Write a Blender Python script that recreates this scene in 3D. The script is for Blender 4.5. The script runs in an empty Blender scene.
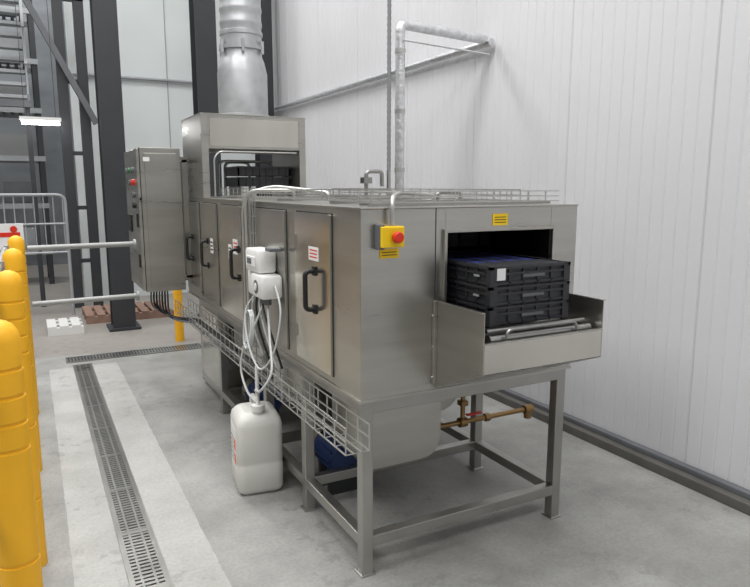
import bpy, bmesh, math, random
from mathutils import Vector, Matrix
random.seed(4)
S=bpy.context.scene
S.view_settings.view_transform='Standard'
S.view_settings.look='None'
def lin(c):
    return tuple((x/255/12.92 if x/255<=.04045 else ((x/255+.055)/1.055)**2.4) for x in c)+(1,)
# ---------------- materials
def mat(name,c,rough=.5,metal=0,var=0,scale=(3,3,3),bump=0,emit=0,c2=None,alpha=1,detail=4,aniso=0):
    m=bpy.data.materials.new(name); m.use_nodes=True
    nt=m.node_tree; b=nt.nodes['Principled BSDF']
    b.inputs['Roughness'].default_value=rough; b.inputs['Metallic'].default_value=metal
    col=lin(c); b.inputs['Base Color'].default_value=col
    tc=nt.nodes.new('ShaderNodeTexCoord'); mp=nt.nodes.new('ShaderNodeMapping'); mp.inputs['Scale'].default_value=scale
    nz=nt.nodes.new('ShaderNodeTexNoise'); nz.inputs['Scale'].default_value=1; nz.inputs['Detail'].default_value=detail
    nt.links.new(tc.outputs['Object'],mp.inputs['Vector']); nt.links.new(mp.outputs['Vector'],nz.inputs['Vector'])
    rp=nt.nodes.new('ShaderNodeValToRGB'); rp.color_ramp.elements[0].position=.3; rp.color_ramp.elements[1].position=.7
    if c2 is None:
        v=max(var,.03); a=tuple(x*(1-v) for x in col[:3])+(1,); d=tuple(min(1,x*(1+v)) for x in col[:3])+(1,)
    else: a=lin(c2); d=col
    rp.color_ramp.elements[0].color=a; rp.color_ramp.elements[1].color=d
    nt.links.new(nz.outputs['Fac'],rp.inputs['Fac']); nt.links.new(rp.outputs['Color'],b.inputs['Base Color'])
    if bump:
        bp=nt.nodes.new('ShaderNodeBump'); bp.inputs['Strength'].default_value=bump; bp.inputs['Distance'].default_value=.01
        nt.links.new(nz.outputs['Fac'],bp.inputs['Height']); nt.links.new(bp.outputs['Normal'],b.inputs['Normal'])
    if metal>.5:
        mr=nt.nodes.new('ShaderNodeMapRange'); mr.inputs['To Min'].default_value=max(0.05,rough-.08); mr.inputs['To Max'].default_value=rough+.1
        nt.links.new(nz.outputs['Fac'],mr.inputs['Value']); nt.links.new(mr.outputs['Result'],b.inputs['Roughness'])
    if emit:
        b.inputs['Emission Color'].default_value=col; b.inputs['Emission Strength'].default_value=emit
    return m
STEEL=mat('brushed_stainless',(186,184,178),.29,.96,.09,(1.5,1.5,14),.02)
STEELV=mat('brushed_stainless_door',(206,203,194),.18,.98,.08,(6,6,.8),.02)
STEELF=mat('stainless_frame_tube',(174,173,169),.3,.95,.08,(4,4,4))
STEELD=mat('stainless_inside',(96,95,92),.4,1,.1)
SEAM=mat('seam_shadow_gap',(48,47,45),.6,.4)
GALV=mat('galvanised_duct',(184,186,188),.42,.75,.14,(9,9,9),.04)
FOIL=mat('foil_lagging',(215,216,218),.36,.85,.15,(30,30,30),.5)
WIRE=mat('zinc_wire',(198,198,195),.35,.9,.05)
CHROME=mat('chrome',(225,225,225),.12,1,.03)
RAIL=mat('satin_rail',(160,160,158),.32,.95,.03)
BARR=mat('galvanised_handrail',(158,159,158),.55,.5,.05)
BLKP=mat('black_plastic_crate',(44,45,49),.45,0,.15,(30,30,30))
BLUE=mat('blue_plastic',(52,62,116),.5)
BLK=mat('black_rubber',(24,24,25),.5)
DARK=mat('dark_painted_steel',(50,52,56),.5,0,.1)
DARK2=mat('dark_grey_steel',(98,100,104),.6,0,.15)
GREY=mat('grey_steel_rack',(158,161,164),.5,.1,.1)
PIPEW=mat('pale_pipe',(196,198,200),.45,0,.05)
FLEX=mat('grey_flexible_conduit',(138,139,141),.45,.3,.05)
YEL=mat('yellow_post',(248,184,30),.5,0,.05)
YELL=mat('yellow_label',(246,205,20),.5)
RED=mat('red_button',(215,48,24),.35)
GRN=mat('green_button',(40,120,70),.35)
ORG=mat('orange_label',(226,110,50),.5)
WHT=mat('white_plastic',(224,224,222),.4,0,.03)
JERRY=mat('translucent_hdpe',(206,206,201),.45,0,.04)
LIQ=mat('label_paper',(228,228,228),.6)
MBLUE=mat('blue_pump_paint',(30,52,98),.5)
BRASS=mat('brass',(150,122,82),.35,.9,.1)
HOSE=mat('clear_hose',(200,203,203),.25)
LAMP=mat('fluorescent_tube',(255,255,255),.3,0,0,emit=20)
WOOD=mat('pallet_wood',(140,112,98),.8,0,.25,(8,40,8))
WALLW=mat('white_cladding',(213,213,216),.5,0,.015,(.6,.6,.6))
WALLP=mat('pale_partition',(216,222,222),.6,0,.04,(1,1,1))
WALLG=mat('grey_wall',(144,145,145),.8,0,.1,(.5,.5,.5))
WALLD=mat('dark_far_wall',(128,132,136),.8,0,.25,(1,1,2))
CEIL=mat('ceiling_white',(195,196,198),.8)
CURB=mat('dark_kerb',(98,96,92),.6,.2,.15,(8,8,8))
# floor
FLOOR=bpy.data.materials.new('power_floated_concrete'); FLOOR.use_nodes=True
nt=FLOOR.node_tree; b=nt.nodes['Principled BSDF']; N=nt.nodes.new; L=nt.links.new
tc=N('ShaderNodeTexCoord')
def noise(sc,det,rough=.6):
    n=N('ShaderNodeTexNoise'); n.inputs['Scale'].default_value=sc; n.inputs['Detail'].default_value=det; n.inputs['Roughness'].default_value=rough
    L(tc.outputs['Object'],n.inputs['Vector']); return n
def ramp(src,p0,c0,p1,c1):
    r=N('ShaderNodeValToRGB'); r.color_ramp.elements[0].position=p0; r.color_ramp.elements[1].position=p1
    r.color_ramp.elements[0].color=c0; r.color_ramp.elements[1].color=c1; L(src,r.inputs['Fac']); return r
def mix(f,a,bb,mode='MIX'):
    m=N('ShaderNodeMix'); m.data_type='RGBA'; m.blend_type=mode
    if isinstance(f,float): m.inputs[0].default_value=f
    else: L(f,m.inputs[0])
    for i,x in ((6,a),(7,bb)):
        if isinstance(x,tuple): m.inputs[i].default_value=x
        else: L(x,m.inputs[i])
    return m.outputs[2]
def math_(op,a,bb=None):
    m=N('ShaderNodeMath'); m.operation=op
    for i,x in enumerate((a,bb)):
        if x is None: continue
        if isinstance(x,(int,float)): m.inputs[i].default_value=x
        else: L(x,m.inputs[i])
    return m.outputs[0]
base=ramp(noise(1.6,7,.65).outputs['Fac'],.32,lin((134,134,131)),.68,lin((170,170,167))).outputs['Color']
fine=ramp(noise(60,4).outputs['Fac'],.3,(.80,.80,.80,1),.7,(1,1,1,1)).outputs['Color']
base=mix(1.0,base,fine,'MULTIPLY')
sx=N('ShaderNodeSeparateXYZ'); L(tc.outputs['Object'],sx.inputs[0])
nx=math_('MULTIPLY',math_('SUBTRACT',noise(8,3).outputs['Fac'],.5),.02)
xx=math_('ADD',sx.outputs['X'],nx)
msk=math_('MULTIPLY',math_('MULTIPLY',math_('GREATER_THAN',xx,.05),math_('LESS_THAN',xx,.61)),math_('LESS_THAN',sx.outputs['Y'],6.25))
pale=mix(1.0,ramp(noise(3,5).outputs['Fac'],.3,lin((176,176,172)),.7,lin((200,200,197))).outputs['Color'],fine,'MULTIPLY')
base=mix(math_('MULTIPLY',msk,.72),base,pale)
far=math_('GREATER_THAN',sx.outputs['Y'],6.72)
base=mix(math_('MULTIPLY',far,.8),base,lin((146,140,134)))
# damp spots
sp=ramp(noise(11,5,.7).outputs['Fac'],.54,(0,0,0,1),.60,(1,1,1,1)).outputs['Color']
area=ramp(noise(1.1,1).outputs['Fac'],.47,(0,0,0,1),.56,(1,1,1,1)).outputs['Color']
spm=mix(1.0,sp,area,'MULTIPLY')
bw=N('ShaderNodeRGBToBW'); L(spm,bw.inputs[0])
base=mix(math_('MULTIPLY',bw.outputs[0],.3),base,lin((96,96,93)))
L(base,b.inputs['Base Color'])
rr=N('ShaderNodeMapRange'); L(noise(2.5,4).outputs['Fac'],rr.inputs['Value']); rr.inputs['To Min'].default_value=.3; rr.inputs['To Max'].default_value=.62
L(rr.outputs['Result'],b.inputs['Roughness'])

# ---------------- mesh builder
class B:
    def __init__(s): s.bm=bmesh.new(); s.m=[]
    def mi(s,m):
        if m not in s.m: s.m.append(m)
        return s.m.index(m)
    def face(s,vs,m,smooth=False):
        try: f=s.bm.faces.new(vs)
        except ValueError: return None
        f.material_index=s.mi(m); f.smooth=smooth; return f
    def poly(s,pts,m): return s.face([s.bm.verts.new(p) for p in pts],m)
    def box(s,a,c,m,rot=None,piv=None):
        x0,y0,z0=a; x1,y1,z1=c
        P=[(x0,y0,z0),(x1,y0,z0),(x1,y1,z0),(x0,y1,z0),(x0,y0,z1),(x1,y0,z1),(x1,y1,z1),(x0,y1,z1)]
        if rot is not None:
            R=rot; pv=Vector(piv); P=[R@(Vector(p)-pv)+pv for p in P]
        v=[s.bm.verts.new(p) for p in P]
        for q in ((3,2,1,0),(4,5,6,7),(0,1,5,4),(1,2,6,5),(2,3,7,6),(3,0,4,7)): s.face([v[i] for i in q],m)
    def prism(s,prof,y0,y1,m,axis='y'):
        def P(p,t):
            if axis=='y': return (p[0],t,p[1])
            if axis=='x': return (t,p[0],p[1])
            return (p[0],p[1],t)
        a=[s.bm.verts.new(P(p,y0)) for p in prof]; c=[s.bm.verts.new(P(p,y1)) for p in prof]; n=len(prof)
        s.face(a,m); s.face(c[::-1],m)
        for i in range(n): s.face([a[i],c[i],c[(i+1)%n],a[(i+1)%n]],m)
    def rings(s,rs,m,cap=True,closed=False,smooth=True):
        R=[[s.bm.verts.new(p) for p in r] for r in rs]; n=len(R[0]); k=len(R)
        for j in range(k if closed else k-1):
            A=R[j];C=R[(j+1)%k]
            for i in range(n): s.face([A[i],A[(i+1)%n],C[(i+1)%n],C[i]],m,smooth)
        if cap and not closed:
            for r in (R[0][::-1],R[-1]):
                s.face(r,m)
                for i in range(n):
                    e=s.bm.edges.get((r[i],r[(i+1)%n]))
                    if e: e.smooth=False
    def tube(s,path,r,m,n=8,closed=False,cap=True):
        P=[Vector(p) for p in path]; k=len(P)
        rad=r if isinstance(r,(list,tuple)) else [r]*k
        T=[]
        for i in range(k):
            if closed: t=P[(i+1)%k]-P[i-1]
            else: t=P[min(i+1,k-1)]-P[max(i-1,0)]
            T.append(t.normalized() if t.length>1e-9 else Vector((0,0,1)))
        u=Vector((0,0,1)) if abs(T[0].z)<.9 else Vector((1,0,0))
        u=(u-T[0]*u.dot(T[0])).normalized(); rs=[]
        for i in range(k):
            u=(u-T[i]*u.dot(T[i])).normalized(); w=T[i].cross(u)
            rs.append([P[i]+(u*math.cos(a)+w*math.sin(a))*rad[i] for a in [2*math.pi*(j+.5)/n for j in range(n)]])
        s.rings(rs,m,cap,closed,n>4)
    def cyl(s,a,c,r,m,n=20,r2=None): s.tube([a,c],[r,r if r2 is None else r2],m,n)
    def prof(s,c,pts,m,n=28):   # lathe about vertical axis, pts (r,z)
        rs=[[(c[0]+r*math.cos(2*math.pi*j/n),c[1]+r*math.sin(2*math.pi*j/n),z) for j in range(n)] for r,z in pts]
        s.rings(rs,m)
    def obj(s,name,parent=None,bevel=0,seg=2):
        bmesh.ops.recalc_face_normals(s.bm,faces=s.bm.faces)
        s.bm.normal_update()
        for e in s.bm.edges:
            if len(e.link_faces)==2 and e.calc_face_angle(0)>math.radians(47): e.smooth=False
        me=bpy.data.meshes.new(name); s.bm.to_mesh(me); s.bm.free()
        for m in s.m: me.materials.append(m)
        o=bpy.data.objects.new(name,me); S.collection.objects.link(o)
        if parent: o.parent=parent
        if bevel:
            md=o.modifiers.new('bevel','BEVEL'); md.width=bevel; md.segments=seg; md.limit_method='ANGLE'; md.angle_limit=math.radians(50)
        return o
def empty(name,loc=(0,0,0)):
    o=bpy.data.objects.new(name,None); S.collection.objects.link(o); return o
def cr(pts,n=8,closed=False):
    P=[Vector(p) for p in pts]; out=[]; k=len(P)
    for i in range(k if closed else k-1):
        if closed: a,b_,c,d=P[i-1],P[i],P[(i+1)%k],P[(i+2)%k]
        else: a=P[max(i-1,0)];b_=P[i];c=P[i+1];d=P[min(i+2,k-1)]
        for j in range(n):
            t=j/n; out.append(.5*((2*b_)+(-a+c)*t+(2*a-5*b_+4*c-d)*t*t+(-a+3*b_-3*c+d)*t**3))
    if not closed: out.append(P[-1])
    return out
def bend(pts,r,n=6):
    P=[Vector(p) for p in pts]; out=[P[0]]
    for i in range(1,len(P)-1):
        a=(P[i-1]-P[i]); c=(P[i+1]-P[i]); rr=min(r,a.length*.49,c.length*.49)
        a=P[i]+a.normalized()*rr; c=P[i]+c.normalized()*rr
        for j in range(n+1):
            t=j/n; out.append(a*(1-t)**2+P[i]*2*t*(1-t)+c*t*t)
    out.append(P[-1]); return out
# ---------------- room shell
x=B(); x.poly([(-5,-5,0),(3.2,-5,0),(3.2,15,0),(-5,15,0)],FLOOR); x.obj('floor')
x=B(); x.box((-5,-5,7),(3.2,15,7.1),CEIL); x.obj('ceiling')
x=B(); prof=[]; y=-5.0
pts=[]
i=0
while y<10.0-1e-6:
    d=.010 if i%12==0 else .004; w=.012 if i%12==0 else .010
    pts+=[(3.12,y),(3.12,y+.085-w*1.5),(3.12+d,y+.085-w),(3.12+d,y+.085-w*.5)]
    y+=.085; i+=1
prev=None
for p in pts:
    a=x.bm.verts.new((p[0],p[1],0)); c=x.bm.verts.new((p[0],p[1],7))
    if prev: x.face([prev[0],a,c,prev[1]],WALLW)
    prev=(a,c)
x.obj('wall_right')
x=B(); x.box((-5,-5.1,0),(3.2,-5,7),WALLG); x.obj('wall_front')
x=B(); x.box((-5.1,-5,0),(-5,15,7),WALLG); x.obj('wall_left')
x=B(); x.box((-5,15,0),(3.2,15.1,7),WALLD); x.obj('wall_back')
x=B(); x.box((.62,10.02,0),(3.2,10.12,7),WALLP)
for k in range(3): x.box((1.2+k*.7,10.008,0),(1.21+k*.7,10.02,7),GREY)
x.obj('wall_partition')
x=B(); x.box((3.02,-5,0),(3.118,10.0,.055),CURB); x.box((3.07,-5,.055),(3.118,10,.085),DARK2); x.obj('baseboard_right',bevel=.004)
# ---------------- drains
x=B()
def drain(x0,x1,y0,y1,along):
    x.box((x0,y0,.0005),(x1,y1,.002),DARK)
    if along=='y':
        for a,c in ((x0,x0+.022),(x1-.022,x1)): x.box((a,y0,.001),(c,y1,.009),STEELF)
        for q in (.33,.67): xm=x0+(x1-x0)*q; x.box((xm-.005,y0,.001),(xm+.005,y1,.008),STEELF)
        yy=y0
        while yy<y1: x.box((x0+.01,yy,.001),(x1-.01,yy+.016,.007),STEELF); yy+=.028
        yy=y0
        while yy<y1: x.box((x0,yy,.001),(x1,yy+.03,.0085),STEELF); yy+=.5
    else:
        for a,c in ((y0,y0+.022),(y1-.022,y1)): x.box((x0,a,.001),(x1,c,.009),STEELF)
        xx=x0
        while xx<x1: x.box((xx,y0+.01,.001),(xx+.016,y1-.01,.007),STEELF); xx+=.028
drain(.245,.40,-1.5,6.3,'y'); drain(.2,1.45,6.42,6.62,'x')
x.obj('floor_drain_grating')
# ---------------- machine
M=empty('crate_washing_machine')
X0,X1,Y0,Y1,ZB,ZT=1.10,2.20,2.20,5.32,.765,1.515
t=.004
x=B()
# skins (hollow body)
x.box((X0,Y0,ZB),(X0+t,Y1,ZT),STEEL)         # left
x.box((X1-t,Y0,ZB),(X1,Y1,ZT),STEEL)         # right
x.box((X0+t,Y0+t,ZT-t),(X1-t,Y1-t,ZT-.0005),STEEL)         # top
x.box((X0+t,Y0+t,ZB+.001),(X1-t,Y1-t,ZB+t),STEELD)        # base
OX0,OX1,OZ0,OZ1=1.485,2.045,.985,1.415
x.box((X0,Y0-.002,ZB),(OX0,Y0+t,ZT),STEEL); x.box((OX1,Y0-.002,ZB),(X1,Y0+t,ZT),STEEL)
x.box((OX0,Y0-.002,OZ1),(OX1,Y0+t,ZT),STEEL); x.box((OX0,Y0-.002,ZB),(OX1,Y0+t,OZ0),STEEL)
x.box((X0+t,Y1-t,ZB),(X1-t,Y1,ZT),STEEL)
# tunnel interior
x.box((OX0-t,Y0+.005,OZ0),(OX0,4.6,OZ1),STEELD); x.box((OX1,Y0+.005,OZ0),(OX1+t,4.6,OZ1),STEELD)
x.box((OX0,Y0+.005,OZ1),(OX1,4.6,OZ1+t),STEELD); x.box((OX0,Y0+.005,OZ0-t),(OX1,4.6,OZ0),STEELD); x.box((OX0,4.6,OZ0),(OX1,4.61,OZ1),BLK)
# folded top lip overhang and base fold
x.box((X0-.005,Y0-.006,ZT),(X1+.005,Y1,ZT+.006),STEEL)
x.box((X0-.006,Y0-.006,ZB-.012),(X1+.006,Y1,ZB),STEEL)
# opening flange
for a,c in (((OX0-.014,Y0-.018,OZ0),(OX0,Y0-.002,OZ1+.014)),((OX1,Y0-.018,OZ0),(OX1+.014,Y0-.002,OZ1+.014)),((OX0,Y0-.018,OZ1),(OX1,Y0-.002,OZ1+.014))): x.box(a,c,STEEL)
x.box((OX0-.05,Y0-.004,1.14),(OX0-.046,Y0,ZT),SEAM)
x.obj('body_shell',M,bevel=.002)
# splash curtain strips inside tunnel mouth
x=B()
for k in range(9): x.box((OX0+.01+k*.06,2.62+.006*(k%2),1.31),(OX0+.066+k*.06,2.624+.006*(k%2),OZ1-.002),BLK)
x.obj('splash_curtain',M)
# doors on left side
x=B()
for (a,c,z0,z1,m) in ((2.46,2.86,.80,1.485,STEELV),(3.00,3.62,.80,1.485,STEEL),(3.74,4.22,.80,1.485,STEELV),(4.32,4.72,.80,1.485,STEEL),(4.82,5.27,.80,1.485,STEEL)):
    x.box((X0-.002,a-.006,z0-.006),(X0+.002,c+.006,z1+.006),SEAM)
    x.box((X0-.014,a,z0),(X0,c,z1),m)
    for zz in (z0+.1,z1-.16): x.box((X0-.018,c-.02,zz),(X0-.013,c-.006,zz+.06),STEELF)
x.obj('side_doors',M,bevel=.003)
x=B()
for yy,zc in ((2.62,1.15),(3.80,1.145),(4.55,1.14),(5.02,1.14)):
    h=.085
    x.tube(bend([(X0-.012,yy,zc+h),(X0-.06,yy,zc+h),(X0-.06,yy,zc-h),(X0-.012,yy,zc-h)],.035),.011,BLK,10)
    for s_ in (-1,1): x.box((X0-.022,yy-.016,zc+s_*h-.02),(X0-.012,yy+.016,zc+s_*h+.02),BLK)
x.obj('door_handles',M)
# labels
x=B()
def lab(y,z,w,h,m,m2=None,off=.0155):
    x.box((X0-off,y-w/2,z-h/2),(X0-off+.001,y+w/2,z+h/2),m)
    if m2:
        for k in range(3): x.box((X0-off-.0006,y-w*.38,z-h*.3+k*h*.25),(X0-off,y+w*.38,z-h*.3+k*h*.25+h*.1),m2)
lab(2.63,1.31,.11,.06,LIQ,RED); lab(3.86,1.24,.1,.09,LIQ,RED); lab(4.44,1.2,.07,.1,LIQ,BLK); lab(3.98,1.2,.07,.09,LIQ,BLK)
x.box((1.72,Y0-.0045,1.438),(1.80,Y0-.003,1.487),YELL)
for k in range(3): x.box((1.73,Y0-.005,1.449+k*.011),(1.79,Y0-.0044,1.452+k*.011),BLK)
x.box((1.18,Y0-.0045,1.325),(1.265,Y0-.003,1.362),YELL)
for k in range(2): x.box((1.19,Y0-.005,1.336+k*.011),(1.255,Y0-.0044,1.339+k*.011),BLK)
x.obj('warning_labels',M)
# e-stop
x=B()
x.box((1.165,Y0-.05,1.37),(1.265,Y0-.002,1.45),YELL)
x.box((1.158,Y0-.038,1.362),(1.185,Y0-.001,1.458),DARK2)
x.cyl((1.225,Y0-.05,1.41),(1.225,Y0-.062,1.41),.018,BLK); x.cyl((1.225,Y0-.062,1.41),(1.225,Y0-.082,1.41),.024,RED,24,.02)
x.obj('emergency_stop',M,bevel=.004)
# infeed tray with cheeks
x=B()
TX0,TX1,TY=1.44,2.045,1.87
x.prism([(Y0,1.14),(TY,1.14),(TY,.905),(Y0,.77)],TX0,TX0+.004,STEEL,'x')
x.prism([(Y0,1.14),(TY,1.14),(TY,.905),(Y0,.77)],TX1-.004,TX1,STEEL,'x')
x.box((TX0+.004,TY,.905),(TX1-.004,TY+.004,1.02),STEELV)
x.prism([(TY,.905),(TY,.91),(Y0,.775),(Y0,.77)],TX0+.004,TX1-.004,STEEL,'x')
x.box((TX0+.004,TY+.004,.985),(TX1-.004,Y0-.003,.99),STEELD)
x.box((TX0-.001,TY-.002,1.02),(TX1+.001,TY+.016,1.026),STEEL)
for xx in (TX0-.012,TX1-.004): x.box((xx,TY,1.14),(xx+.016,Y0,1.144),STEEL)
x.box((TX0-.016,Y0-.02,.79),(TX0,Y0-.003,1.14),STEEL); 
for zz in (.82,.95,1.08): x.cyl((TX0-.02,Y0-.01,zz),(TX0-.015,Y0-.01,zz),.005,CHROME,8)
x.obj('infeed_tray',M,bevel=.0015)
x=B()
for k in range(26): 
    yy=1.93+k*.09
    x.cyl((OX0+.02,yy,1.02),(OX1-.02,yy,1.02),.02,RAIL,14)
x.tube(bend([(1.57,1.90,1.0),(1.57,1.90,1.062),(1.93,1.90,1.062),(1.93,1.90,1.0)],.03),.007,RAIL,8)
x.tube([(1.50,1.935,1.055),(2.0,1.935,1.055)],.009,RAIL,8)
x.obj('conveyor_rollers',M)
# frame
x=B()
w=.05
def post(px,py,z0,z1): x.box((px-w/2,py-w/2,z0),(px+w/2,py+w/2,z1),STEELF); x.box((px-.035,py-.035,0),(px+.035,py+.035,.008),STEELF)
def ry(px,y0,y1,z): x.box((px-w/2+.001,y0,z-w/2),(px+w/2-.001,y1,z+w/2),STEELF)
def rx(x0,x1,py,z): x.box((x0,py-w/2+.001,z-w/2),(x1,py+w/2-.001,z+w/2),STEELF)
LX,RX=1.135,2.165
for px in (LX,RX):
    for py in (2.235,2.86,3.45,4.45): post(px,py,.004,.752)
    ry(px,2.235,2.86,.70+.026); ry(px,2.235,2.86,.145); ry(px,2.86,4.45,.726); ry(px,2.86,4.45,.145)
for py in (2.235,2.86,3.45,4.45): rx(LX,RX,py,.7255); rx(LX,RX,py,.1455)
x.obj('support_frame',M,bevel=.004)
# tanks
x=B()
def trough(x0,x1,y0,y1,z0,z1,r,m):
    p=[(x0,z1),(x0,z0+r)]+[(x0+r-r*math.cos(a),z0+r-r*math.sin(a)) for a in [math.pi/2*k/6 for k in range(1,7)]]
    p+=[(x1-r+r*math.sin(a),z0+r-r*math.cos(a)) for a in [math.pi/2*k/6 for k in range(0,7)]]+[(x1,z1)]
    x.prism(p,y0,y1,m)
trough(1.24,1.68,2.50,2.80,.31,.698,.10,STEEL)
trough(1.2,2.1,2.93,4.38,.35,.698,.14,STEEL)
x.box((1.17,4.52,.03),(2.12,5.28,.75),STEEL)
x.box((1.165,4.6,.1),(1.17,5.2,.66),STEELV)
x.obj('wash_tanks',M,bevel=.004)
x=B()
def pump(cx,cy,cz,r=.085,l=.24):
    x.cyl((cx,cy-l/2,cz),(cx,cy+l/2,cz),r,MBLUE,28)
    for k in range(12):
        a=2*math.pi*k/12; p=Vector((math.cos(a),0,math.sin(a)))*(r+.006)
        x.tube([(cx+p.x,cy-l*.4,cz+p.z),(cx+p.x,cy+l*.35,cz+p.z)],.006,MBLUE,4)
    x.cyl((cx,cy+l/2,cz),(cx,cy+l/2+.09,cz),r*1.1,STEEL,28)
    x.box((cx-.05,cy-.05,cz+r*.8),(cx+.05,cy+.05,cz+r+.04),MBLUE)
    x.box((cx-.08,cy-.07,.0),(cx+.08,cy-.04,cz-r*.5),DARK); x.box((cx-.08,cy+.05,.0),(cx+.08,cy+.08,cz-r*.5),DARK)
pump(1.36,3.00,.20,.085); pump(1.32,4.12,.18,.085)
x.obj('circulation_pumps',M)
x=B()
x.tube([(1.68,2.60,.41),(2.31,2.60,.41)],.013,BRASS,12)
x.cyl((1.68,2.60,.41),(1.71,2.60,.41),.03,BRASS,14)
x.cyl((1.88,2.60,.40),(1.88,2.60,.56),.012,BRASS,12); x.cyl((1.86,2.60,.41),(1.90,2.60,.41),.026,BRASS,14)
x.box((1.86,2.58,.50),(1.90,2.62,.525),BRASS); x.box((1.88,2.555,.455),(1.97,2.575,.463),RED)
x.cyl((2.285,2.60,.41),(2.335,2.60,.41),.024,BRASS,12); x.cyl((2.31,2.60,.41),(2.31,2.60,.36),.02,BRASS,12)
x.cyl((2.02,2.60,.41),(2.05,2.60,.41),.022,BRASS,6)
x.obj('brass_drain_valve',M)
# hood
x=B(); HX0,HX1,HY0,HY1,HT=1.10,1.88,4.68,5.30,2.10
x.box((HX0,HY0,ZT+.008),(HX0+.05,HY1,HT),STEEL); x.box((HX1-.05,HY0,ZT+.008),(HX1,HY1,HT),STEEL)
x.box((HX0+.05,HY0,1.865),(HX1-.05,HY0+.05,HT),STEEL); x.box((HX0+.05,HY1-.05,1.865),(HX1-.05,HY1,HT),STEEL)
x.box((HX0+.05,HY0+.05,HT-.02),(HX1-.05,HY1-.05,HT),STEEL)
x.box((HX0-.004,HY0-.006,HT),(HX1+.004,HY1+.004,HT+.006),STEEL)
x.box((HX0+.06,HY0-.004,1.88),(HX1-.06,HY0-.0005,2.075),STEELV)
x.tube(bend([(1.06+.12,4.66,1.53),(1.18,4.66,1.80),(1.22,4.66,1.845),(1.80,4.66,1.845)],.05),.006,WIRE,8)
x.tube(bend([(1.3,5.0,1.53),(1.3,5.0,1.79),(1.72,5.0,1.79),(1.72,5.0,1.53)],.05),.012,RAIL,8)
x.tube(bend([(1.4,5.2,1.53),(1.4,5.2,1.79),(1.6,5.2,1.79),(1.6,5.2,1.53)],.05),.012,RAIL,8)
x.obj('outfeed_hood',M,bevel=.002)
# rear outfeed conveyor bed (low) 
x=B()
x.box((1.25,5.33,.95),(1.8,5.9,1.0),STEELF)
for px in (1.45,1.77): x.box((px-.02,5.84,0),(px+.02,5.88,.95),STEELF)
x.obj('outfeed_conveyor',M,bevel=.003)
# conduits on roof
x=B()
x.tube(bend([(1.22,Y0-.03,1.455),(1.22,Y0-.03,1.56),(1.34,Y0+.12,1.575),(1.62,Y0+.3,1.56),(1.62,Y0+.3,1.53)],.06),.009,WIRE,10)
x.tube(bend([(1.05,3.5,.72),(1.05,3.5,1.56),(1.16,3.36,1.60),(1.3,2.95,1.57),(1.3,2.95,1.53)],.07),.011,WIRE,10)
x.tube(bend([(1.05,3.56,.72),(1.05,3.56,1.50),(1.05,3.42,1.58),(1.22,3.2,1.58),(1.22,3.2,1.53)],.07),.009,WIRE,10)
x.tube(bend([(1.9,2.9,1.52),(1.9,2.9,1.57),(2.05,2.9,1.57),(2.05,2.9,1.52)],.03),.009,RAIL,10)
x.tube(bend([(2.02,3.95,1.52),(2.02,3.95,1.70),(2.14,3.95,1.70),(2.14,3.95,1.60)],.03),.014,RAIL,10)
x.box((1.99,3.92,1.62),(2.05,3.98,1.66),RAIL)
x.obj('conduits',M)
# ---------------- wire baskets
def basket(x,o,d,u,v,w,h,L,step=.1,r=.0034):
    o=Vector(o);d=Vector(d);u=Vector(u);v=Vector(v)
    for a,bb in [(0,0),(0,h*.5),(0,h),(w,0),(w,h*.5),(w,h)]+[(w*k/3,0) for k in (1,2)]:
        p=o+u*a+v*bb; x.tube([p,p+d*L],r,WIRE,4)
    k=0
    while k*step<=L+1e-6:
        p=o+d*(k*step); x.tube([p+v*h,p,p+u*w,p+u*w+v*h],r,WIRE,4); k+=1
x=B()
basket(x,(.985,2.1,.60),(0,1,0),(1,0,0),(0,0,1),.10,.105,3.2)
x.box((.985,2.86,.59),(1.11,2.88,.597),STEELF); x.box((.985,4.44,.59),(1.11,4.46,.597),STEELF)
x.obj('cable_basket_side',M)
x=B()
basket(x,(1.2,2.30,1.535),(1,0,0),(0,1,0),(0,0,1),.12,.045,.98)
basket(x,(1.22,2.44,1.535),(0,1,0),(1,0,0),(0,0,1),.15,.05,2.2)
basket(x,(1.95,2.44,1.535),(0,1,0),(1,0,0),(0,0,1),.12,.05,1.9)
for yy in (2.32,2.40,2.7,3.4,4.2): x.box((1.2,yy,1.523),(2.15,yy+.012,1.535),STEELF)
x.obj('cable_basket_roof',M)
x=B()
basket(x,(1.082,3.44,.72),(0,0,1),(0,1,0),(-1,0,0),.12,.03,.84,.09)
x.obj('cable_basket_riser',M)
# cables
x=B()
for k in range(7):
    a=.80+.02*k; bx=1.0+.011*k; z=.612+.008*(k%3)
    yend=[2.6,3.05,3.5,4.1,2.9,3.3,4.6][k]
    p=[(a,5.25,.82),(a,5.23,.68-.01*k),(.93,5.15-.03*k,.60),(bx,4.9-.03*k,z)]
    yy=4.6
    while yy>yend: p.append((bx+random.uniform(-.006,.006),yy,z+random.uniform(0,.02))); yy-=.3
    x.tube(cr(p,5),.0075,BLK if k%3 else DARK2,6)
for k in range(4):
    p=[(1.06,3.0+.1*k,.70),(1.03,3.05+.1*k,.85),(1.02,3.15+.06*k,.98),(1.04,3.2+.04*k,1.06)]
    x.tube(cr(p,5),.006,(BLK,HOSE)[k%2],6)
x.obj('cables',M)
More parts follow.
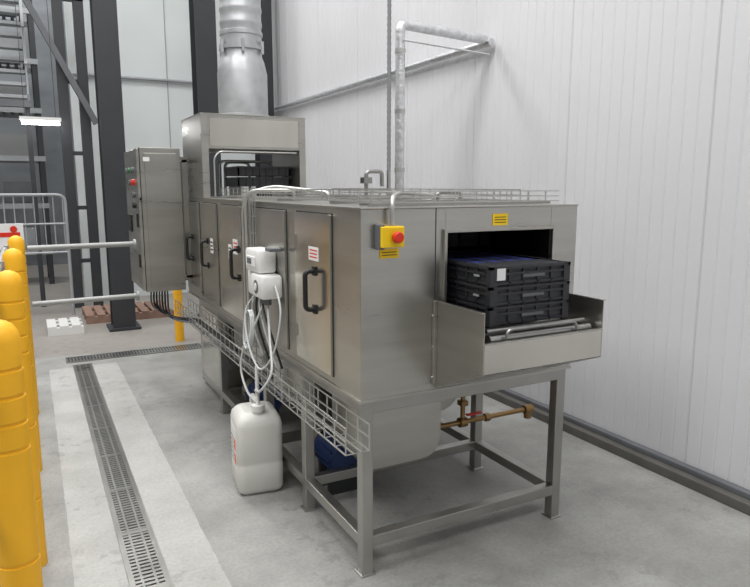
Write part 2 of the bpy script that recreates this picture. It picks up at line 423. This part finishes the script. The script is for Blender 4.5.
# ---------------- dosing unit
x=B()
def rbox(x,c,sx_,sy_,z0,z1,r,m,taper=0,n=5):
    def sec(z,sx2,sy2,r2):
        out=[]
        for qx,qy,a0 in ((1,1,0),(-1,1,90),(-1,-1,180),(1,-1,270)):
            for k in range(n+1):
                a=math.radians(a0+90*k/n); out.append((c[0]+qx*(sx2/2-r2)+r2*math.cos(a),c[1]+qy*(sy2/2-r2)+r2*math.sin(a),z))
        return out
    e=min(r*.6,(z1-z0)*.3)
    x.rings([sec(z0,sx_-2*e*.6,sy_-2*e*.6,r*.7),sec(z0+e,sx_,sy_,r),sec(z1-e,sx_-taper,sy_-taper,r),sec(z1,sx_-2*e*.6-taper,sy_-2*e*.6-taper,r*.7)],m)
rbox(x,(1.035,3.22),.10,.22,1.17,1.285,.02,WHT); rbox(x,(1.03,3.12),.11,.19,1.05,1.165,.02,WHT); rbox(x,(1.045,3.30),.08,.12,1.04,1.165,.015,WHT)
x.box((.979,3.15,1.20),(.985,3.29,1.25),LIQ); x.box((.977,3.2,1.21),(.98,3.27,1.24),DARK2)
x.cyl((.972,3.12,1.105),(.978,3.12,1.105),.035,DARK2,20)
x.cyl((.968,3.12,1.105),(.973,3.12,1.105),.02,WHT,16)
x.cyl((1.03,3.11,1.05),(1.03,3.11,1.01),.02,DARK2,12); x.cyl((1.03,3.17,1.05),(1.03,3.17,1.01),.02,DARK2,12)
x.box((1.02,3.02,1.285),(1.08,3.1,1.30),DARK2)
x.obj('dosing_pump',M,bevel=.002)
x=B()
x.tube(cr([(1.03,3.11,1.01),(1.0,3.0,.85),(.97,2.9,.72),(.93,2.95,.62),(.95,3.1,.58),(.985,3.17,.52)],8),.006,HOSE,6)
x.tube(cr([(1.03,3.17,1.01),(.98,3.2,.88),(.96,3.32,.75),(.95,3.35,.62),(.955,3.25,.52),(.985,3.17,.48)],8),.006,HOSE,6)
x.tube(cr([(1.02,3.28,1.04),(.97,3.3,.95),(.95,3.2,.80),(.96,3.05,.70),(1.0,2.95,.80),(1.03,2.92,1.0),(1.04,3.02,1.12)],8),.005,HOSE,6)
for k in range(3):
    c=Vector((.965+.008*k,3.26,.86)); x.tube([c+Vector((.01*math.sin(a),.06*math.cos(a),.10*math.sin(a))) for a in [2*math.pi*j/24 for j in range(24)]],.005,HOSE,6,closed=True)
x.tube([(.981,3.17,.44),(.981,3.17,.68)],.010,WHT,8)
x.obj('dosing_hoses',M)
# ---------------- crates
def crate(z0,top):
    cx0,cx1,cy0,cy1,h=1.53,1.935,1.955,2.555,.076
    m=BLKP
    x.box((cx0+.012,cy0+.012,z0),(cx1-.012,cy1-.012,z0+.006),m)
    for a,c in (((cx0+.01,cy0+.01,z0),(cx0+.016,cy1-.01,z0+h)),((cx1-.016,cy0+.01,z0),(cx1-.01,cy1-.01,z0+h)),((cx0+.01,cy0+.01,z0),(cx1-.01,cy0+.016,z0+h)),((cx0+.01,cy1-.016,z0),(cx1-.01,cy1-.01,z0+h))): x.box(a,c,m)
    zt=z0+h
    for zz,e in ((zt-.012,0),(zt-.036,.003),(z0+.004,.004)):
        x.box((cx0+e,cy0+e,zz),(cx0+.016,cy1-e,zz+.010),m); x.box((cx1-.016,cy0+e,zz),(cx1-e,cy1-e,zz+.010),m)
        x.box((cx0+e,cy0+e,zz),(cx1-e,cy0+.016,zz+.010),m); x.box((cx0+e,cy1-.016,zz),(cx1-e,cy1-e,zz+.010),m)
    for k in range(9):
        yy=cy0+.02+k*(cy1-cy0-.05)/8; x.box((cx0+.004,yy,z0),(cx0+.012,yy+.008,zt),m); x.box((cx1-.012,yy,z0),(cx1-.004,yy+.008,zt),m)
    for k in range(6):
        xx=cx0+.02+k*(cx1-cx0-.05)/5; x.box((xx,cy0+.004,z0),(xx+.008,cy0+.012,zt),m)
    for cc in ((cx0,cy0),(cx1-.035,cy0)): x.box((cc[0]+.001,cc[1]+.001,z0),(cc[0]+.034,cc[1]+.03,zt),m)
    # handle recess
    x.box((1.69,cy0+.001,z0+.028),(1.80,cy0+.005,z0+.04),DARK2)
    for yy in (2.03,2.28): x.box((cx0+.001,yy,z0+.030),(cx0+.005,yy+.035,z0+.038),GREY)
    if top:
        x.box((cx0+.016,cy0+.016,zt-.012),(cx1-.016,cy0+.16,zt-.004),m)
        for k in range(12): x.box((cx0+.03+k*.029,cy0+.16,zt-.016),(cx0+.048+k*.029,cy1-.03,zt-.005),BLUE if k%3 else BLKP)
        x.box((1.56,cy0-.001,z0+.022),(1.60,cy0+.001,z0+.068),LIQ)
x=B()
for k in range(3): crate(1.066+k*.078,k==2)
x.obj('plastic_crate_stack')
x=B()
x.box((1.42,4.86,1.60),(1.80,5.16,1.605),BLKP)
for zz in (1.60,1.68):
    for a,c in (((1.40,4.84,zz),(1.81,4.85,zz+.07)),((1.40,5.17,zz),(1.81,5.18,zz+.07)),((1.40,4.84,zz),(1.41,5.18,zz+.07)),((1.80,4.84,zz),(1.81,5.18,zz+.07))): x.box(a,c,BLKP)
    x.box((1.39,4.83,zz+.06),(1.82,4.85,zz+.07),BLKP)
    for k in range(8): x.box((1.41+k*.052,4.833,zz),(1.418+k*.052,4.84,zz+.07),BLKP)
for xx in (1.42,1.78): x.box((xx,4.84,1.523),(xx+.02,5.18,1.60),STEELF)
x.obj('plastic_crate_stack.001')
# ---------------- cabinet
C=empty('control_cabinet')
x=B()
x.box((.735,5.03,.82),(1.02,5.69,1.88),STEEL); x.box((.712,5.04,.83),(.733,5.68,1.87),STEEL)
x.box((.731,5.035,.825),(.736,5.685,1.875),BLK)
x.box((.765,5.022,.86),(.99,5.029,1.84),STEEL)
x.obj('enclosure',C,bevel=.004)
x=B()
for k,(yy,zz,m) in enumerate(((5.2,1.63,RED),(5.2,1.72,DARK2),(5.2,1.54,DARK2),(5.35,1.72,GRN),(5.35,1.63,DARK2),(5.5,1.72,DARK2),(5.2,1.46,BLK))):
    x.cyl((.712,yy,zz),(.69,yy,zz),.022,m,16)
x.box((.703,5.1,1.0),(.712,5.14,1.1),BLK); x.box((.703,5.1,1.30),(.712,5.14,1.4),BLK)
x.box((.72,5.024,1.5),(.733,5.04,1.52),BLK)
x.box((.70,5.42,1.25),(.712,5.58,1.38),BLK)
for zz in (.90,1.8): x.box((1.02,5.1,zz-.02),(1.085,5.16,zz+.02),STEELF)
x.box((.755,5.0205,1.78),(.80,5.0215,1.81),LIQ)
x.box((1.045,5.1,.9),(1.085,5.16,1.8),STEELF)
x.obj('buttons_and_brackets',C)
# ---------------- duct
x=B(); c=(1.5,4.98)
x.prof(c,[(.20,2.107),(.20,2.13),(.185,2.135),(.185,2.43),(.165,2.52),(.15,2.56),(.15,2.60),(.165,2.60),(.165,2.63),(.15,2.63),(.15,2.70),(.158,2.705),(.158,2.73),(.15,2.735)],GALV,36)
z=2.735
pp=[(.15,z)]
while z<7: 
    for k in range(4):
        zq=z+.025+k*.10; pp+=[(.15,zq),(.155,zq+.02),(.155,zq+.035),(.15,zq+.055)]
    pp+=[(.15,z+.42),(.160,z+.425),(.160,z+.445),(.15,z+.45)]; z+=.45
pp=[q for q in pp if q[1]<7]; x.prof(c,pp,GALV,36)
for a in (0,1,2,3,4,5): 
    an=a*math.pi/3+.3; px=c[0]+.168*math.cos(an); py=c[1]+.168*math.sin(an); x.box((px-.01,py-.01,2.57),(px+.01,py+.01,2.66),GREY)
x.obj('extraction_duct')
# ---------------- lagged pipe on wall
x=B()
x.tube(bend([(2.33,4.04,1.40),(2.33,4.04,2.69),(3.04,4.04,2.66),(3.04,4.04,2.64)],.05),.033,FOIL,14)
x.tube([(3.075,4.0,2.64),(3.075,9.9,2.64)],.028,FOIL,10)
x.tube([(2.33,4.0,2.58),(3.06,4.0,2.55)],.007,PIPEW,8)
for zz in (1.7,2.1,2.5): x.cyl((2.33,4.04,zz),(2.33,4.04,zz+.03),.037,WIRE,14)
x.box((2.2,3.99,1.42),(2.33,4.09,1.46),STEELF)
x.obj('lagged_steam_pipe')
x=B(); z=1.70; pth=[];rad=[]
while z<6.95:
    pth+=[(2.21,3.98,z),(2.21,3.98,z+.02)]; rad+=[.015,.012]; z+=.04
x.tube(pth,rad,FLEX,8)
x.box((2.20,3.97,1.53),(2.22,3.99,1.70),STEELF)
x.obj('ceiling_drop_conduit')
# ---------------- jerrycan
def sec(cx,cy,z,a,bb,r,ang,n=5):
    out=[]
    for qx,qy,a0 in ((1,1,0),(-1,1,90),(-1,-1,180),(1,-1,270)):
        for k in range(n+1):
            t_=math.radians(a0+90*k/n); px=qx*(a/2-r)+r*math.cos(t_); py=qy*(bb/2-r)+r*math.sin(t_)
            out.append((cx+px*math.cos(ang)-py*math.sin(ang),cy+px*math.sin(ang)+py*math.cos(ang),z))
    return out
x=B(); cx,cy,an=.992,3.25,math.radians(-8)
x.rings([sec(cx,cy,z,a,bb,r,an) for z,a,bb,r in ((.0,.20,.24,.03),(.012,.225,.27,.036),(.03,.24,.285,.038),(.16,.24,.285,.038),(.17,.235,.28,.038),(.18,.24,.285,.038),(.37,.24,.285,.038),(.40,.228,.275,.045),(.425,.19,.235,.05),(.435,.14,.18,.04))],JERRY)
R=Matrix.Rotation(an,3,'Z')
def loc(p): return R@Vector(p)+Vector((cx,cy,0))
x.tube([loc(p) for p in cr([(0,.10,.415),(0,.095,.465),(0,.03,.48),(0,-.03,.475),(0,-.045,.43)],5)],.015,JERRY,10)
x.tube([loc((0,-.085,.415)),loc((0,-.085,.46))],.03,JERRY,18); x.tube([loc((0,-.085,.445)),loc((0,-.085,.475))],.035,WHT,18)
def lb(a,c,m): x.box(tuple(Vector(a)+Vector((cx,cy,0))),tuple(Vector(c)+Vector((cx,cy,0))),m,R,(cx,cy,0))
lb((-.1215,-.09,.12),(-.1195,.09,.35),LIQ); lb((-.1222,-.08,.23),(-.1214,-.02,.29),ORG); lb((-.1222,-.08,.15),(-.1214,-.02,.21),ORG)
for k in range(6): lb((-.1222,-.005,.15+k*.025),(-.1214,.08,.157+k*.025),DARK2)
x.obj('chemical_jerrycan')
# ---------------- yellow guard posts + rails
G=empty('guard_barrier')
def bollard(x,px,py,h,r0=.052):
    pts=[(r0,0)]
    g=[q for q in (.30,.62) if q<h-.4]+[h-.34,h-.27,h-.20,h-.13]
    for zz in g: pts+=[(r0,zz),(r0-.004,zz+.002),(r0-.004,zz+.010),(r0,zz+.012)]
    pts+=[(r0,h-.055),(r0-.004,h-.032),(r0-.014,h-.015),(r0-.028,h-.005),(.010,h)]
    x.prof((px,py),pts,YEL,28)
x=B(); PY=[1.85,2.95,4.0,5.05]; PX=-.095
for yy in PY: bollard(x,PX,yy,1.271)
x.obj('bollards',G)
x=B()
for zz in (.79,1.18):
    x.tube([(-.165,-.5,zz),(-.165,5.05,zz)],.019,BARR,14)
    x.tube([(-.03,5.05,zz),(.675,5.10,zz)],.019,BARR,14)
for zz in (.79,1.18):
    for yy in PY: x.box((-.17,yy-.03,zz-.026),(-.13,yy+.03,zz+.026),BARR)
    x.cyl((.665,5.10,zz),(.683,5.10,zz),.036,BARR,16)
x.obj('handrails',G)
x=B(); bollard(x,1.30,6.85,.62,.045); x.obj('yellow_bollard')
# ---------------- columns
def icol(x,cx,cy,w=.26,d=.26,h=7,m=DARK):
    x.box((cx-w/2,cy-d/2,0),(cx+w/2,cy-d/2+.02,h),m); x.box((cx-w/2,cy+d/2-.02,0),(cx+w/2,cy+d/2,h),m); x.box((cx-.01,cy-d/2+.02,0),(cx+.01,cy+d/2-.02,h),m)
    x.box((cx-w*.7,cy-d*.7,0),(cx+w*.7,cy+d*.7,.03),m)
for k,(cx,cy,w_) in enumerate(((.86,7.8,.24),(1.93,7.9,.24),(2.9,8.7,.2))):
    x=B(); icol(x,cx,cy,w_,.26); x.obj('steel_column' if k==0 else 'steel_column.%03d'%k)
x=B()
for cx in (.50,.74): x.box((cx-.06,9.4,0),(cx+.06,9.52,6.9),DARK)
x.tube([(.05,9.35,4.05),(.86,9.35,2.4)],.05,DARK2,4); x.box((-3,9.4,3.9),(.8,9.5,4.1),DARK)
for zz in (.6,1.3,2.0,2.9): x.box((.50,9.42,zz),(.74,9.48,zz+.05),DARK)
x.obj('braced_steel_tower')
x=B(); 
x.tube([(.66,9.98,3.10),(3.1,9.98,3.10)],.022,GREY,8)
x.tube([(2.3,9.98,3.10),(2.3,9.98,7)],.022,GREY,8)
x.obj('wall_conduit')
# ---------------- rack, stairs
x=B()
for cx in (-2.6,-1.6,-.6,.25):
    for cy in (12.0,12.9): x.box((cx-.04,cy-.04,0),(cx+.04,cy+.04,6.2),DARK)
for z in [.5+.75*k for k in range(8)]:
    x.box((-2.6,11.95,z),(.3,12.0,z+.08),GREY); x.box((-2.6,12.9,z),(.3,12.95,z+.08),GREY)
    for k in range(24): x.box((-2.55+k*.12,12.0,z+.05),(-2.50+k*.12,12.9,z+.06),DARK2)
    if z<5:
        for k in range(4):
            if (k+int(z*2))%3: x.box((-1.9+k*.52,12.2,z+.08),(-1.5+k*.52,12.7,z+.08+.25+.1*(k%2)),(GREY,DARK2,WALLG)[(k+int(z))%3])
for k in range(7): x.tube([(.25,12.0,.3+.8*k),(.25,12.9,1.1+.8*k)],.015,GREY,4)
x.obj('storage_rack')
x=B()
for k in range(10):
    x.box((-.75,9.75+k*.10,2.72+k*.17),(.09,9.75+k*.10+.18,2.76+k*.17),GREY)
for xx in (-.78,.09): x.prism([(9.68,2.60),(9.80,2.60),(10.85,4.4),(10.73,4.4)],xx,xx+.03,DARK2,'x')
for zz in (.45,.9): x.prism([(9.75,2.7+zz),(9.79,2.7+zz),(10.84,4.5+zz),(10.80,4.5+zz)],.09,.12,GREY,'x')
for k in range(6): x.box((.095,9.78+k*.19,2.7+k*.325),(.115,9.80+k*.19,3.65+k*.325),GREY)
x.box((-.8,9.65,2.60),(.12,9.76,2.68),DARK2)
for xx in (-.75,.08): x.box((xx-.03,9.68,0),(xx+.03,9.74,2.60),DARK)
x.obj('access_staircase')
x=B()
x.box((-.02,9.16,2.40),(.44,9.24,2.44),WHT); x.tube([(0,9.2,2.37),(.42,9.2,2.37)],.022,LAMP,10)
for xx in (.04,.38): x.tube([(xx,9.2,2.44),(xx,9.2,6.99)],.005,DARK,4)
x.obj('fluorescent_lamp')
x=B()
x.tube(bend([(-1.2,8.9,0),(-1.2,8.9,1.5),(.40,8.9,1.5),(.40,8.9,0)],.1),.02,GREY,8)
x.tube([(-1.2,8.9,.8),(.40,8.9,.8)],.014,GREY,6)
x.tube([(-1.2,8.9,1.15),(.40,8.9,1.15)],.014,GREY,6)
for k in range(15): x.tube([(-1.1+k*.105,8.9,.8),(-1.1+k*.105,8.9,1.5)],.008,GREY,6)
x.obj('crowd_barrier')
x=B()
x.box((-.55,6.9,1.02),(-.06,6.94,1.26),LIQ); x.box((-.5,6.895,1.14),(-.09,6.9,1.18),RED); x.cyl((-.14,6.9,1.21),(-.14,6.893,1.21),.03,RED,16)
for xx in (-.5,-.1): x.box((xx-.015,6.945,0),(xx+.015,6.97,1.26),GREY)
x.obj('warning_sign_board')
def pallet(x,x0,y0,w,d,m):
    for k in range(3): x.box((x0,y0+k*(d-.08)/2,0.0),(x0+w,y0+k*(d-.08)/2+.08,.08),m)
    n=int(w/.12)
    for k in range(n): x.box((x0+k*w/n,y0,.08),(x0+k*w/n+.09,y0+d,.1),m)
x=B(); pallet(x,.08,7.7,.36,.5,WHT); x.obj('floor_pallet')
x=B(); pallet(x,.5,8.2,1.0,.7,WOOD); x.obj('floor_pallet.001')
# ---------------- lights
def area(n,loc,sx_,sy_,p,rot=(0,0,0),c=(1,.99,.975)):
    l=bpy.data.lights.new(n,'AREA'); l.shape='RECTANGLE'; l.size=sx_; l.size_y=sy_; l.energy=p*.94; l.color=c
    o=bpy.data.objects.new(n,l); o.location=loc; o.rotation_euler=rot; S.collection.objects.link(o)
for i,(lx,ly,p) in enumerate(((-2.8,-2.5,155),(1.0,-2.5,165),(-2.8,2.2,190),(.8,2.4,205),(-2.8,7,160),(1.0,7.2,210),(-.8,10.9,230),(-1.2,13.6,200))):  # rearmost lamps are unseen fills, added to brighten the left background
    area('highbay_and_fill_light_%d'%i,(lx,ly,6.85),2.4,1.6,p)
W=bpy.data.worlds.new('World'); S.world=W; W.use_nodes=True
W.node_tree.nodes['Background'].inputs[0].default_value=(.7,.75,.8,1); W.node_tree.nodes['Background'].inputs[1].default_value=.3
# ---------------- camera
cd=bpy.data.cameras.new('camera'); cd.sensor_width=36; cd.lens=650/750*36
co=bpy.data.objects.new('camera',cd); co.location=(0,0,1.6); co.rotation_euler=(math.radians(90-9.35),0,math.radians(-27.85))
S.collection.objects.link(co); S.camera=co
